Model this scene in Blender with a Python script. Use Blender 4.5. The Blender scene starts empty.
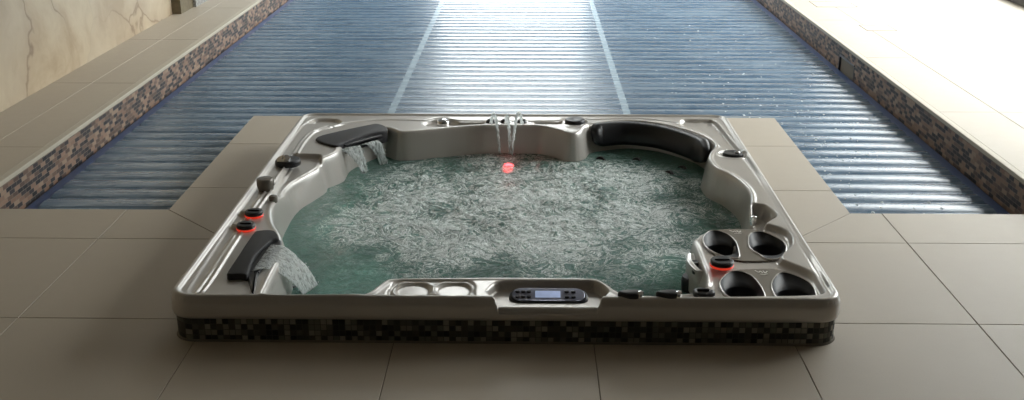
import bpy, bmesh, math, random
import numpy as np
from mathutils import Vector, Matrix, noise
random.seed(7); np.random.seed(7)
S = bpy.context.scene
COL = S.collection

# ------------------------------------------------------------------ node helpers
def new_mat(name):
    m = bpy.data.materials.new(name); m.use_nodes = True
    nt = m.node_tree; nt.nodes.clear()
    out = nt.nodes.new('ShaderNodeOutputMaterial')
    return m, nt, out
def N(nt, typ, ins=None, **kw):
    n = nt.nodes.new(typ)
    for k, v in kw.items(): setattr(n, k, v)
    if ins:
        for k, v in ins.items():
            s = n.inputs[k]
            if isinstance(v, bpy.types.NodeSocket): nt.links.new(v, s)
            else: s.default_value = v
    return n
def M(nt, op, a, b=0.0, c=None, clamp=False):
    n = nt.nodes.new('ShaderNodeMath'); n.operation = op; n.use_clamp = clamp
    for i, v in enumerate((a, b, c)):
        if v is None: continue
        if isinstance(v, bpy.types.NodeSocket): nt.links.new(v, n.inputs[i])
        else: n.inputs[i].default_value = v
    return n.outputs[0]
def ramp(nt, fac, stops, interp='LINEAR'):
    n = nt.nodes.new('ShaderNodeValToRGB'); n.color_ramp.interpolation = interp
    cr = n.color_ramp
    while len(cr.elements) < len(stops): cr.elements.new(0.5)
    for e, (p, c) in zip(cr.elements, stops):
        e.position = p; e.color = (c[0], c[1], c[2], 1) if not isinstance(c, (int, float)) else (c, c, c, 1)
    nt.links.new(fac, n.inputs[0]); return n.outputs[0]
def mixc(nt, fac, a, b, mode='MIX'):
    n = nt.nodes.new('ShaderNodeMix'); n.data_type = 'RGBA'; n.blend_type = mode
    for s, v in ((n.inputs[0], fac), (n.inputs[6], a), (n.inputs[7], b)):
        if isinstance(v, bpy.types.NodeSocket): nt.links.new(v, s)
        elif isinstance(v, (int, float)): s.default_value = v
        else: s.default_value = (v[0], v[1], v[2], 1)
    return n.outputs[2]
def pos(nt): return N(nt, 'ShaderNodeNewGeometry').outputs['Position']
def sep(nt, v): return N(nt, 'ShaderNodeSeparateXYZ', {0: v}).outputs
def tex(nt, scale, vec=None, detail=3.0, rough=0.5, dist=0.0):
    ins = {'Scale': scale, 'Detail': detail, 'Roughness': rough, 'Distortion': dist}
    if vec is not None: ins['Vector'] = vec
    return N(nt, 'ShaderNodeTexNoise', ins)
def pbsdf(nt, out, **ins):
    b = nt.nodes.new('ShaderNodeBsdfPrincipled')
    for k, v in ins.items():
        k = k.replace('_', ' ')
        s = b.inputs[k]
        if isinstance(v, bpy.types.NodeSocket): nt.links.new(v, s)
        elif isinstance(v, tuple) and len(v) == 3: s.default_value = (*v, 1)
        else: s.default_value = v
    if out is not None: nt.links.new(b.outputs[0], out.inputs[0])
    return b
def bump(nt, h, strength=0.3, dist=0.01):
    return N(nt, 'ShaderNodeBump', {'Height': h, 'Strength': strength, 'Distance': dist}).outputs[0]
def simple(name, col, rough=0.5, metal=0.0, var=0.06, sc=30, **kw):
    m, nt, out = new_mat(name)
    n = tex(nt, sc, pos(nt))
    c = mixc(nt, n.outputs[0], tuple(x*(1-var) for x in col), tuple(min(1, x*(1+var)) for x in col))
    pbsdf(nt, out, Base_Color=c, Roughness=rough, Metallic=metal, **kw)
    return m

MAT = {}
# pearl acrylic
m, nt, out = new_mat('pearl_acrylic')
P = pos(nt)
n = tex(nt, 3, P, 3)
c = mixc(nt, n.outputs[0], (0.48, 0.45, 0.415), (0.56, 0.53, 0.49))
v = tex(nt, 900, P, 1)
pbsdf(nt, out, Base_Color=c, Roughness=0.3, Metallic=0.25, Coat_Weight=0.5, Coat_Roughness=0.12, Normal=bump(nt, v.outputs[0], 0.05, 0.001))
MAT['shell'] = m
MAT['black'] = simple('black_rubber', (0.012, 0.012, 0.014), 0.38)
MAT['softblack'] = simple('charcoal_foam', (0.010, 0.009, 0.011), 0.6)
MAT['cupblack'] = simple('cup_black', (0.012, 0.0125, 0.016), 0.5)
MAT['chrome'] = simple('chrome', (0.75, 0.75, 0.76), 0.12, 1.0)
MAT['smoke'] = simple('smoke_knob', (0.20, 0.175, 0.15), 0.25, 0.3)
MAT['bronze'] = simple('bronze_panel', (0.20, 0.175, 0.14), 0.35, 0.45)
MAT['mark'] = simple('pale_mark', (0.8, 0.78, 0.72), 0.35, 0.2)
MAT['panelgrey'] = simple('panel_face', (0.36, 0.38, 0.50), 0.25, 0.3)
MAT['navy'] = simple('panel_navy', (0.012, 0.013, 0.022), 0.3)
def emis(name, col, st, base=(0.5, 0.02, 0.01)):
    m, nt, out = new_mat(name)
    n = tex(nt, 60, pos(nt))
    s = M(nt, 'MULTIPLY_ADD', n.outputs[0], st*0.6, st*0.7)
    pbsdf(nt, out, Base_Color=base, Roughness=0.25, Emission_Color=col, Emission_Strength=s)
    return m
MAT['led'] = emis('red_led', (1, 0.07, 0.035), 0.45)
MAT['ledw'] = emis('red_underwater_lamp', (1, 0.04, 0.05), 9.0)
MAT['lcd'] = emis('lcd', (0.55, 0.68, 1.0), 0.35, (0.3, 0.35, 0.5))

# stoneware floor tile (same for all decks)
m, nt, out = new_mat('stoneware_tile')
P = pos(nt)
a = tex(nt, 2.2, P, 4, 0.6); b = tex(nt, 260, P, 2, 0.6); b2 = tex(nt, 14, P, 5, 0.65)
c = mixc(nt, a.outputs[0], (0.455, 0.39, 0.305), (0.50, 0.435, 0.345))
c = mixc(nt, M(nt, 'MULTIPLY', b.outputs[0], 0.35), c, (0.28, 0.245, 0.195))
c = mixc(nt, M(nt, 'MULTIPLY', b2.outputs[0], 0.25), c, (0.46, 0.41, 0.35))
pbsdf(nt, out, Base_Color=c, Roughness=M(nt, 'MULTIPLY_ADD', b2.outputs[0], 0.2, 0.42), Normal=bump(nt, b.outputs[0], 0.15, 0.002))
MAT['tile'] = m
MAT['nosing'] = simple('coping_nosing', (0.50, 0.45, 0.36), 0.6)
MAT['grout'] = simple('grout', (0.20, 0.175, 0.14), 0.9)

def mosaic(name, size, cols, gcol, bond=0.5, aspect=1.0):
    m, nt, out = new_mat(name)
    P = sep(nt, pos(nt))
    u = M(nt, 'DIVIDE', M(nt, 'ADD', P[0], M(nt, 'MULTIPLY', P[1], 1.0)), size*aspect)
    v = M(nt, 'DIVIDE', M(nt, 'ADD', P[2], 5.0), size)
    row = M(nt, 'FLOOR', v)
    u = M(nt, 'ADD', u, M(nt, 'MULTIPLY', row, bond))
    col = M(nt, 'FLOOR', u)
    fu = M(nt, 'FRACT', u); fv = M(nt, 'FRACT', v)
    cid = N(nt, 'ShaderNodeCombineXYZ', {0: col, 1: row}).outputs[0]
    wn = N(nt, 'ShaderNodeTexWhiteNoise', {'Vector': cid}).outputs['Value']
    stops = [(i/len(cols), c) for i, c in enumerate(cols)]
    cc = ramp(nt, wn, stops, 'CONSTANT')
    du = M(nt, 'MINIMUM', fu, M(nt, 'SUBTRACT', 1.0, fu)); du = M(nt, 'MULTIPLY', du, aspect)
    dv = M(nt, 'MINIMUM', fv, M(nt, 'SUBTRACT', 1.0, fv))
    d = M(nt, 'MINIMUM', du, dv)
    g = M(nt, 'SMOOTH_MIN', M(nt, 'DIVIDE', d, 0.09), 1.0, 0.1)
    g = M(nt, 'MINIMUM', g, 1.0)
    fac = M(nt, 'GREATER_THAN', d, 0.055)
    c = mixc(nt, fac, gcol, cc)
    pbsdf(nt, out, Base_Color=c, Roughness=M(nt, 'MULTIPLY_ADD', fac, -0.35, 0.85), Specular_IOR_Level=0.3, Normal=bump(nt, g, 0.4, 0.002))
    return m
MAT['poolmosaic'] = mosaic('brown_mosaic', 0.0215, [(0.035, 0.03, 0.032), (0.26, 0.165, 0.115), (0.24, 0.145, 0.10), (0.03, 0.027, 0.03), (0.30, 0.19, 0.135), (0.11, 0.07, 0.055),
                     (0.015, 0.014, 0.018), (0.34, 0.24, 0.17), (0.16, 0.10, 0.075), (0.04, 0.034, 0.036)], (0.27, 0.225, 0.18), 0.5, 2.5)
MAT['plinthmosaic'] = mosaic('grey_green_mosaic', 0.0205, [(0.11, 0.105, 0.085), (0.03, 0.03, 0.026), (0.22, 0.205, 0.165), (0.05, 0.05, 0.042),
                     (0.30, 0.28, 0.23), (0.015, 0.015, 0.014), (0.15, 0.15, 0.12), (0.07, 0.062, 0.05)], (0.08, 0.075, 0.065), 0.0)

# cream veined stone wall
m, nt, out = new_mat('cream_veined_stone')
P = pos(nt)
w1 = tex(nt, 0.9, P, 4, 0.55); w2 = tex(nt, 4.0, P, 4, 0.6)
wv = N(nt, 'ShaderNodeVectorMath', {0: w1.outputs['Color'], 1: (0.9, 1.3, 0.9)}, operation='MULTIPLY').outputs[0]
wv2 = N(nt, 'ShaderNodeVectorMath', {0: w2.outputs['Color'], 1: (0.10, 0.14, 0.10)}, operation='MULTIPLY').outputs[0]
q = N(nt, 'ShaderNodeVectorMath', {0: P, 1: wv}, operation='ADD').outputs[0]
q = N(nt, 'ShaderNodeVectorMath', {0: q, 1: wv2}, operation='ADD').outputs[0]
vo = N(nt, 'ShaderNodeTexVoronoi', {'Vector': q, 'Scale': 1.25}, feature='DISTANCE_TO_EDGE')
vc = N(nt, 'ShaderNodeTexVoronoi', {'Vector': q, 'Scale': 1.25}, feature='F1')
mask = ramp(nt, tex(nt, 1.4, P, 2).outputs[0], [(0.40, 0.15), (0.56, 1.0)])
thin = M(nt, 'SUBTRACT', 1.0, M(nt, 'DIVIDE', vo.outputs['Distance'], 0.018), clamp=True)
wide = M(nt, 'SUBTRACT', 1.0, M(nt, 'DIVIDE', vo.outputs['Distance'], 0.12), clamp=True)
cloud = tex(nt, 1.6, q, 5, 0.6); fine = tex(nt, 14, P, 6, 0.65)
band = N(nt, 'ShaderNodeTexWave', {'Vector': q, 'Scale': 1.3, 'Distortion': 3.0, 'Detail': 3.0, 'Detail Scale': 1.5}).outputs[1]
c = ramp(nt, cloud.outputs[0], [(0.34, (0.40, 0.29, 0.175)), (0.46, (0.54, 0.43, 0.29)), (0.56, (0.62, 0.52, 0.37)), (0.68, (0.48, 0.38, 0.27))])
c = mixc(nt, M(nt, 'MULTIPLY', N(nt, 'ShaderNodeSeparateColor', {0: vc.outputs['Color']}).outputs[0], 0.35), c, (0.50, 0.43, 0.34))
c = mixc(nt, M(nt, 'MULTIPLY', band, 0.18), c, (0.36, 0.26, 0.16))
c = mixc(nt, M(nt, 'MULTIPLY', fine.outputs[0], 0.35), c, (0.44, 0.35, 0.25))
c = mixc(nt, M(nt, 'MULTIPLY', M(nt, 'MULTIPLY', wide, mask), 0.35), c, (0.34, 0.24, 0.15))
c = mixc(nt, M(nt, 'MULTIPLY', M(nt, 'MULTIPLY', thin, mask), 0.7), c, (0.20, 0.125, 0.075))
pbsdf(nt, out, Base_Color=c, Roughness=0.35)
MAT['stone'] = m
# grey pebbled wall strip
m, nt, out = new_mat('grey_pebble_dash')
P = pos(nt)
n = tex(nt, 60, P, 4, 0.7)
c = ramp(nt, n.outputs[0], [(0.35, (0.16, 0.155, 0.145)), (0.65, (0.46, 0.45, 0.43))])
pbsdf(nt, out, Base_Color=c, Roughness=0.7, Normal=bump(nt, n.outputs[0], 0.6, 0.01))
MAT['pebble'] = m
MAT['browntrim'] = simple('bronze_stone_edge', (0.15, 0.12, 0.07), 0.5, 0, 0.5, 25)
MAT['plaster'] = simple('white_plaster', (0.62, 0.58, 0.53), 0.8)
MAT['darkwall'] = simple('taupe_wall', (0.24, 0.215, 0.19), 0.8)
MAT['ceiling'] = simple('ceiling_timber', (0.42, 0.38, 0.34), 0.7)
MAT['frame'] = simple('dark_window_frame', (0.035, 0.032, 0.028), 0.4)
MAT['poolblue'] = simple('pool_lining', (0.05, 0.24, 0.45), 0.9)

# glass
m, nt, out = new_mat('window_glass')
fr = M(nt, 'MULTIPLY', N(nt, 'ShaderNodeFresnel', {'IOR': 1.45}).outputs[0], M(nt, 'SUBTRACT', 1.0, N(nt, 'ShaderNodeNewGeometry').outputs['Backfacing']))
t = N(nt, 'ShaderNodeBsdfTransparent', {'Color': (0.95, 0.97, 0.97, 1)}).outputs[0]
g = N(nt, 'ShaderNodeBsdfGlossy', {'Roughness': 0.02}).outputs[0]
mx = N(nt, 'ShaderNodeMixShader', {0: fr, 1: t, 2: g})
nt.links.new(mx.outputs[0], out.inputs[0]); MAT['glass'] = m

# cover slats
m, nt, out = new_mat('blue_cover_slat')
P = pos(nt)
mp = N(nt, 'ShaderNodeMapping', {'Vector': P, 'Scale': (0.9, 8.0, 1)}).outputs[0]
a = tex(nt, 2.2, mp, 5, 0.65)
drop = N(nt, 'ShaderNodeTexVoronoi', {'Vector': P, 'Scale': 45.0}, feature='F1')
dr = M(nt, 'LESS_THAN', drop.outputs['Distance'], 0.22)
pick = M(nt, 'GREATER_THAN', N(nt, 'ShaderNodeSeparateColor', {0: drop.outputs['Color']}).outputs[0], 0.8)
patch = M(nt, 'GREATER_THAN', tex(nt, 1.6, P, 3, 0.6).outputs[0], 0.52)
dm = M(nt, 'MULTIPLY', M(nt, 'MULTIPLY', dr, pick), patch)
hgt = M(nt, 'MULTIPLY', M(nt, 'SUBTRACT', 0.22, drop.outputs['Distance'], clamp=True), dm)
c = ramp(nt, a.outputs[0], [(0.3, (0.035, 0.08, 0.14)), (0.5, (0.062, 0.12, 0.19)), (0.72, (0.12, 0.185, 0.255))])
c2 = tex(nt, 1.2, N(nt, 'ShaderNodeMapping', {'Vector': P, 'Scale': (1.4, 24.0, 1)}).outputs[0], 3, 0.6)
c = mixc(nt, M(nt, 'MULTIPLY', ramp(nt, c2.outputs[0], [(0.45, 0.0), (0.7, 1.0)]), 0.35), c, (0.25, 0.33, 0.40))
pbsdf(nt, out, Base_Color=c, Roughness=M(nt, 'MULTIPLY_ADD', a.outputs[0], 0.22, 0.16), Specular_IOR_Level=0.6,
      Coat_Weight=0.2, Coat_Roughness=0.2, Normal=bump(nt, hgt, 1.0, 0.03))
MAT['slat'] = m
MAT['seam'] = simple('pale_seam', (0.30, 0.39, 0.46), 0.25)

# hot-tub water
m, nt, out = new_mat('bubbling_water')
P = pos(nt)
warp = tex(nt, 5.0, P, 3, 0.6)
wv = N(nt, 'ShaderNodeVectorMath', {0: warp.outputs['Color'], 1: (0.25, 0.25, 0)}, operation='MULTIPLY').outputs[0]
PV = N(nt, 'ShaderNodeVectorMath', {0: P, 1: wv}, operation='ADD').outputs[0]
f1 = tex(nt, 11.0, PV, 8, 0.72, 1.9); f2 = tex(nt, 60.0, PV, 6, 0.75, 0.8); big = tex(nt, 2.3, P, 3, 0.55)
r1 = M(nt, 'SUBTRACT', 1.0, M(nt, 'MULTIPLY', M(nt, 'ABSOLUTE', M(nt, 'SUBTRACT', f1.outputs[0], 0.5)), 15.0), clamp=True)
r2 = M(nt, 'SUBTRACT', 1.0, M(nt, 'MULTIPLY', M(nt, 'ABSOLUTE', M(nt, 'SUBTRACT', f2.outputs[0], 0.52)), 10.0), clamp=True)
xy = sep(nt, P)
# churn is strongest over the middle and rear jets of the tub
dx = M(nt, 'DIVIDE', M(nt, 'SUBTRACT', xy[0], 0.0), 0.92); dy = M(nt, 'DIVIDE', M(nt, 'SUBTRACT', xy[1], 4.50), 0.86)
rr = M(nt, 'ADD', M(nt, 'MULTIPLY', dx, dx), M(nt, 'MULTIPLY', dy, dy))
churn = M(nt, 'SUBTRACT', 1.25, rr, clamp=True)
churn = M(nt, 'MULTIPLY', churn, ramp(nt, big.outputs[0], [(0.36, 0.22), (0.6, 1.0)]))
fo = M(nt, 'ADD', M(nt, 'MULTIPLY', r1, 0.85), M(nt, 'MULTIPLY', r2, 0.8))
fo = M(nt, 'MULTIPLY', fo, M(nt, 'MULTIPLY_ADD', churn, 0.95, 0.26))
foam = M(nt, 'MINIMUM', M(nt, 'MULTIPLY', M(nt, 'SUBTRACT', fo, 0.22, clamp=True), 1.9), 1.0)
hh = M(nt, 'ADD', M(nt, 'MULTIPLY', f1.outputs[0], 1.0), M(nt, 'MULTIPLY', f2.outputs[0], 0.35))
nb = bump(nt, hh, 0.9, 0.04)
tr = N(nt, 'ShaderNodeBsdfTransparent', {'Color': (0.38, 0.62, 0.55, 1)}).outputs[0]
milky = M(nt, 'MULTIPLY_ADD', churn, 0.25, 0.50)
c = mixc(nt, foam, (0.21, 0.46, 0.395), (0.92, 1.0, 0.98))
b = pbsdf(nt, None, Base_Color=c, Roughness=M(nt, 'MULTIPLY_ADD', foam, 0.3, 0.06), Normal=nb, Specular_IOR_Level=0.5)
fac = M(nt, 'MAXIMUM', foam, milky)
mx = N(nt, 'ShaderNodeMixShader', {0: fac, 1: tr, 2: b.outputs[0]})
nt.links.new(mx.outputs[0], out.inputs[0]); MAT['water'] = m
# falling water
m, nt, out = new_mat('falling_water')
P = pos(nt)
f = tex(nt, 90, N(nt, 'ShaderNodeMapping', {'Vector': P, 'Scale': (1, 1, 0.35)}).outputs[0], 5, 0.7)
fm = ramp(nt, f.outputs[0], [(0.38, 0.35), (0.54, 1.0)])
tr = N(nt, 'ShaderNodeBsdfTransparent', {'Color': (0.93, 0.96, 0.95, 1)}).outputs[0]
b = pbsdf(nt, None, Base_Color=(0.95, 0.97, 0.97), Roughness=0.12, Normal=bump(nt, f.outputs[0], 0.4, 0.01))
tl = N(nt, 'ShaderNodeBsdfTranslucent', {'Color': (0.93, 0.96, 0.96, 1)}).outputs[0]
b2_ = N(nt, 'ShaderNodeMixShader', {0: 0.7, 1: b.outputs[0], 2: tl}).outputs[0]
mx = N(nt, 'ShaderNodeMixShader', {0: fm, 1: tr, 2: b2_})
nt.links.new(mx.outputs[0], out.inputs[0]); MAT['fall'] = m
# pool water
m, nt, out = new_mat('pool_water')
n = tex(nt, 6, pos(nt), 3)
pbsdf(nt, out, Base_Color=(0.012, 0.045, 0.09), Roughness=0.04, Normal=bump(nt, n.outputs[0], 0.15, 0.02))
MAT['poolwater'] = m

# ------------------------------------------------------------------ mesh helpers
def link(name, me, mat, root=None, smooth=True):
    o = bpy.data.objects.new(name, me); COL.objects.link(o)
    if mat is not None and not me.materials: me.materials.append(mat)
    if smooth: me.polygons.foreach_set('use_smooth', [True]*len(me.polygons))
    if root is not None:
        o.parent = root; o.matrix_parent_inverse = world_of(root).inverted()
    return o
def world_of(o):
    m = Matrix.Translation(o.location) if o.type == 'EMPTY' else Matrix.Identity(4)
    return m
def obj(name, bm, mat, root=None, smooth=True, sharp=None):
    me = bpy.data.meshes.new(name)
    bmesh.ops.recalc_face_normals(bm, faces=bm.faces)
    bm.to_mesh(me); bm.free()
    o = link(name, me, mat, root, smooth)
    if sharp is not None: me.set_sharp_from_angle(angle=math.radians(sharp))
    return o
def thing(name, label, cat, loc, group=None):
    o = bpy.data.objects.new(name, None); COL.objects.link(o); o.location = loc
    o.empty_display_size = 0.1
    o['label'] = label; o['category'] = cat
    if group: o['group'] = group
    return o
def tag(o, label, cat, group=None, kind=None):
    o['label'] = label; o['category'] = cat
    if group: o['group'] = group
    if kind: o['kind'] = kind
    return o
def struct(o, label=None):
    o['kind'] = 'structure'
    if label: o['label'] = label
    return o
def box(bm, x0, x1, y0, y1, z0, z1, bev=0.0):
    vs = [bm.verts.new(p) for p in ((x0,y0,z0),(x1,y0,z0),(x1,y1,z0),(x0,y1,z0),(x0,y0,z1),(x1,y0,z1),(x1,y1,z1),(x0,y1,z1))]
    fs = [bm.faces.new([vs[i] for i in f]) for f in ((3,2,1,0),(4,5,6,7),(0,1,5,4),(1,2,6,5),(2,3,7,6),(3,0,4,7))]
    if bev > 0:
        es = list({e for f in fs for e in f.edges})
        bmesh.ops.bevel(bm, geom=es, offset=bev, segments=2, affect='EDGES', profile=0.5)
def smooth_poly(pts, n=5, closed=True):
    P = [Vector((p[0], p[1], 0)) for p in pts]; L = len(P); out = []
    rng = range(L) if closed else range(L-1)
    for i in rng:
        if closed: p0, p1, p2, p3 = P[i-1], P[i], P[(i+1) % L], P[(i+2) % L]
        else: p0, p1, p2, p3 = P[max(i-1, 0)], P[i], P[i+1], P[min(i+2, L-1)]
        # centripetal-ish: clamp tangents by the shorter neighbour
        d = (p2-p1).length
        t1 = (p2-p0); t1 = t1.normalized()*min(d, (p1-p0).length or d) if t1.length > 0 else t1
        t2 = (p3-p1); t2 = t2.normalized()*min(d, (p3-p2).length or d) if t2.length > 0 else t2
        for k in range(n):
            t = k/n; a = 2*t**3-3*t**2+1; b = t**3-2*t**2+t; c = -2*t**3+3*t**2; e = t**3-t**2
            q = p1*a + t1*b + p2*c + t2*e
            out.append((q.x, q.y))
    if not closed: out.append((P[-1].x, P[-1].y))
    return out
def sdf(poly, X, Y):
    "positive inside"
    A = np.array(poly); B = np.roll(A, -1, 0)
    best = np.full(X.shape, 1e9); ins = np.zeros(X.shape, bool)
    for (ax, ay), (bx, by) in zip(A, B):
        ex, ey = bx-ax, by-ay
        L = ex*ex+ey*ey
        if L < 1e-12: continue
        t = np.clip(((X-ax)*ex+(Y-ay)*ey)/L, 0, 1)
        d = (X-ax-t*ex)**2+(Y-ay-t*ey)**2
        best = np.minimum(best, d)
        c = ((ay > Y) != (by > Y))
        if by != ay: ins ^= c & (X < ex*(Y-ay)/(by-ay)+ax)
    d = np.sqrt(best)
    return np.where(ins, d, -d)
def line_dist(pl, X, Y):
    best = np.full(X.shape, 1e9)
    for (ax, ay), (bx, by) in zip(pl[:-1], pl[1:]):
        ex, ey = bx-ax, by-ay; L = ex*ex+ey*ey+1e-12
        t = np.clip(((X-ax)*ex+(Y-ay)*ey)/L, 0, 1)
        best = np.minimum(best, (X-ax-t*ex)**2+(Y-ay-t*ey)**2)
    return np.sqrt(best)
def sst(a, b, x):
    t = np.clip((x-a)/(b-a), 0, 1); return t*t*(3-2*t)
def area2(p): return sum(p[i-1][0]*p[i][1]-p[i][0]*p[i-1][1] for i in range(len(p)))
def inset(poly, d):
    "move every vertex inwards by d"
    s = 1 if area2(poly) > 0 else -1
    L = len(poly); out = []
    for i in range(L):
        a = Vector(poly[i-1]); b = Vector(poly[i]); c = Vector(poly[(i+1) % L])
        t = (c-a); t = t.normalized() if t.length > 1e-9 else Vector((1, 0))
        nrm = Vector((-t.y, t.x))*s
        out.append((b.x+nrm.x*d, b.y+nrm.y*d))
    return out
def loft(bm, rings, cap0=True, cap1=True, closed=True):
    V = [[bm.verts.new(p) for p in r] for r in rings]
    n = len(V[0])
    for a, b in zip(V[:-1], V[1:]):
        for i in range(n if closed else n-1):
            j = (i+1) % n
            try: bm.faces.new((a[i], a[j], b[j], b[i]))
            except ValueError: pass
    if cap0: bm.faces.new(V[0][::-1])
    if cap1: bm.faces.new(V[-1])
    return V
def slab(bm, poly, z0, z1, r=0.006, top_dz=None):
    "prism with rounded top edge; top_dz(x,y) optional extra height"
    rings = []
    f = top_dz or (lambda x, y: 0)
    rings.append([(x, y, z0) for x, y in poly])
    for k in range(5):
        a = k/4*math.pi/2
        q = inset(poly, r*(1-math.cos(a)))
        rings.append([(x, y, z1-r+r*math.sin(a)+f(x, y)) for x, y in q])
    loft(bm, rings)
def lathe(bm, prof, c, axis=(0, 0, 1), seg=32, sx=1.0, sy=1.0, cap0=False, cap1=False):
    R = Vector((0, 0, 1)).rotation_difference(Vector(axis)).to_matrix()
    rings = []
    for r, z in prof:
        rings.append([tuple(Vector(c) + R @ Vector((r*sx*math.cos(2*math.pi*k/seg), r*sy*math.sin(2*math.pi*k/seg), z))) for k in range(seg)])
    loft(bm, rings, cap0, cap1)
def tube(bm, pts, rad, seg=10, wob=0.0):
    pts = [Vector(p) for p in pts]; rings = []
    for i, p in enumerate(pts):
        t = (pts[min(i+1, len(pts)-1)]-pts[max(i-1, 0)]).normalized()
        u = t.orthogonal().normalized() if i == 0 else (u - t*u.dot(t)).normalized()
        w = t.cross(u)
        r = rad[i] if isinstance(rad, (list, tuple)) else rad
        rings.append([tuple(p+(u*math.cos(a)+w*math.sin(a))*r*(1+wob*random.uniform(-1, 1))) for a in [2*math.pi*k/seg for k in range(seg)]])
    loft(bm, rings)

# ------------------------------------------------------------------ measured places (metres)
RIM = 0.17
TX0, TX1, TY0, TY1 = -1.198, 1.043, 3.245, 5.555
CR = 0.08
POOLX0, POOLX1 = -2.415, 2.285
COVZ = -0.10; DECKZ = 0.08
LEFTX, RIGHTX, FARY, NEARY, CEILZ = -2.97, 4.27, 16.5, -2.5, 3.9

# ------------------------------------------------------------------ setting
def tile_poly(bm, poly, z0, z1, g=0.0014):
    q = inset_poly(poly, g)
    loft(bm, [[(x, y, z0) for x, y in q], [(x, y, z1-0.0015) for x, y in q], [(x, y, z1) for x, y in inset_poly(poly, g+0.0015)]], cap0=False)
def inset_poly(poly, d):
    "exact inset for convex polygons"
    s = 1 if area2(poly) > 0 else -1; L = len(poly); out = []
    for i in range(L):
        a = Vector(poly[i-1]); b = Vector(poly[i]); c = Vector(poly[(i+1) % L])
        e1 = (b-a).normalized(); e2 = (c-b).normalized()
        n1 = Vector((-e1.y, e1.x))*s; n2 = Vector((-e2.y, e2.x))*s
        k = d/(1+n1.dot(n2))
        out.append((b.x+(n1.x+n2.x)*k, b.y+(n1.y+n2.y)*k))
    return out
def rect(x0, x1, y0, y1): return [(x0, y0), (x1, y0), (x1, y1), (x0, y1)]
bm = bmesh.new()
ix0, ix1, iy0, iy1 = TX0+0.06, TX1-0.06, TY0+0.06, TY1-0.06      # opening the tub drops into
xs = [-1.79+0.671*k for k in range(-3, 9)]
xs = [x for x in xs if POOLX0 < x < POOLX1]; xs = [POOLX0]+xs+[POOLX1]
ys = [NEARY]+[3.42-0.75*k for k in range(7, -1, -1)]+[4.17]
def clip_out(x0, x1, y0, y1):
    "split a rectangle around the tub opening"
    if x1 <= ix0 or x0 >= ix1 or y1 <= iy0 or y0 >= iy1: return [(x0, x1, y0, y1)]
    r = []
    if x0 < ix0: r.append((x0, ix0, y0, y1))
    if x1 > ix1: r.append((ix1, x1, y0, y1))
    a, b = max(x0, ix0), min(x1, ix1)
    if y0 < iy0: r.append((a, b, y0, iy0))
    if y1 > iy1: r.append((a, b, iy1, y1))
    return r
for xa, xb in zip(xs[:-1], xs[1:]):
    for ya, yb in zip(ys[:-1], ys[1:]):
        if ya < iy0 < yb and xa < ix0 < xb: tile_poly(bm, [(xa, ya), (xb, ya), (xb, iy0), (ix0, iy0), (ix0, yb), (xa, yb)], -0.02, 0.0); continue
        if ya < iy0 < yb and xa < ix1 < xb: tile_poly(bm, [(xa, ya), (xb, ya), (xb, yb), (ix1, yb), (ix1, iy0), (xa, iy0)], -0.02, 0.0); continue
        for r in clip_out(xa, xb, ya, yb): tile_poly(bm, rect(*r), -0.02, 0.0)
PX0, PX1, PY0, PY1 = -1.606, 1.428, 4.52, 6.10
# coping strip along the pool edge with mitred corners at the peninsula
for xa, xb in ((POOLX0, -1.79), (-1.79, PX0)):
    poly = [(xa, 4.17), (xb+(0.35 if xb == PX0 else 0), 4.17), (xb, 4.52), (xa, 4.52)]
    tile_poly(bm, poly, -0.02, 0)
for xa, xb in ((PX1, 1.565), (1.565, POOLX1)):
    poly = [(xa-(0.35 if xa == PX1 else 0), 4.17), (xb, 4.17), (xb, 4.52), (xa, 4.52)]
    tile_poly(bm, poly, -0.02, 0)
for sgn, X, IX in ((1, PX0, ix0), (-1, PX1, ix1)):
    t = X+0.35*sgn
    tile_poly(bm, [(X, 4.52), (t, 4.17), (IX, 4.17), (IX, 4.82), (X, 4.82)] if sgn == 1 else [(X, 4.52), (X, 4.82), (IX, 4.82), (IX, 4.17), (t, 4.17)], -0.02, 0)
    for ya, yb in ((4.82, 5.535), (5.535, PY1)):
        a, b = sorted((X, IX)); tile_poly(bm, rect(a, b, ya, yb), -0.02, 0)
for k in range(4):
    w = (ix1-ix0)/4; tile_poly(bm, rect(ix0+k*w, ix0+(k+1)*w, iy1, PY1), -0.02, 0)
fl = obj('floor', bm, MAT['tile'], smooth=False); struct(fl, 'beige stoneware tiled deck around the hot tub, on the near side of the pool')
# screed and walls that carry the tiles
bm = bmesh.new()
for r in ((POOLX0, POOLX1, NEARY, iy0), (POOLX0, ix0, iy0, PY0), (ix1, POOLX1, iy0, PY0), (PX0+0.004, ix0, PY0, PY1-0.004), (ix1, PX1-0.004, PY0, PY1-0.004), (ix0, ix1, iy1, PY1-0.004)):
    box(bm, r[0], r[1], r[2], r[3]-(0.004 if r[3] == PY0 else 0), -1.3, -0.003)
struct(obj('floor_screed', bm, MAT['grout'], smooth=False))
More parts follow.
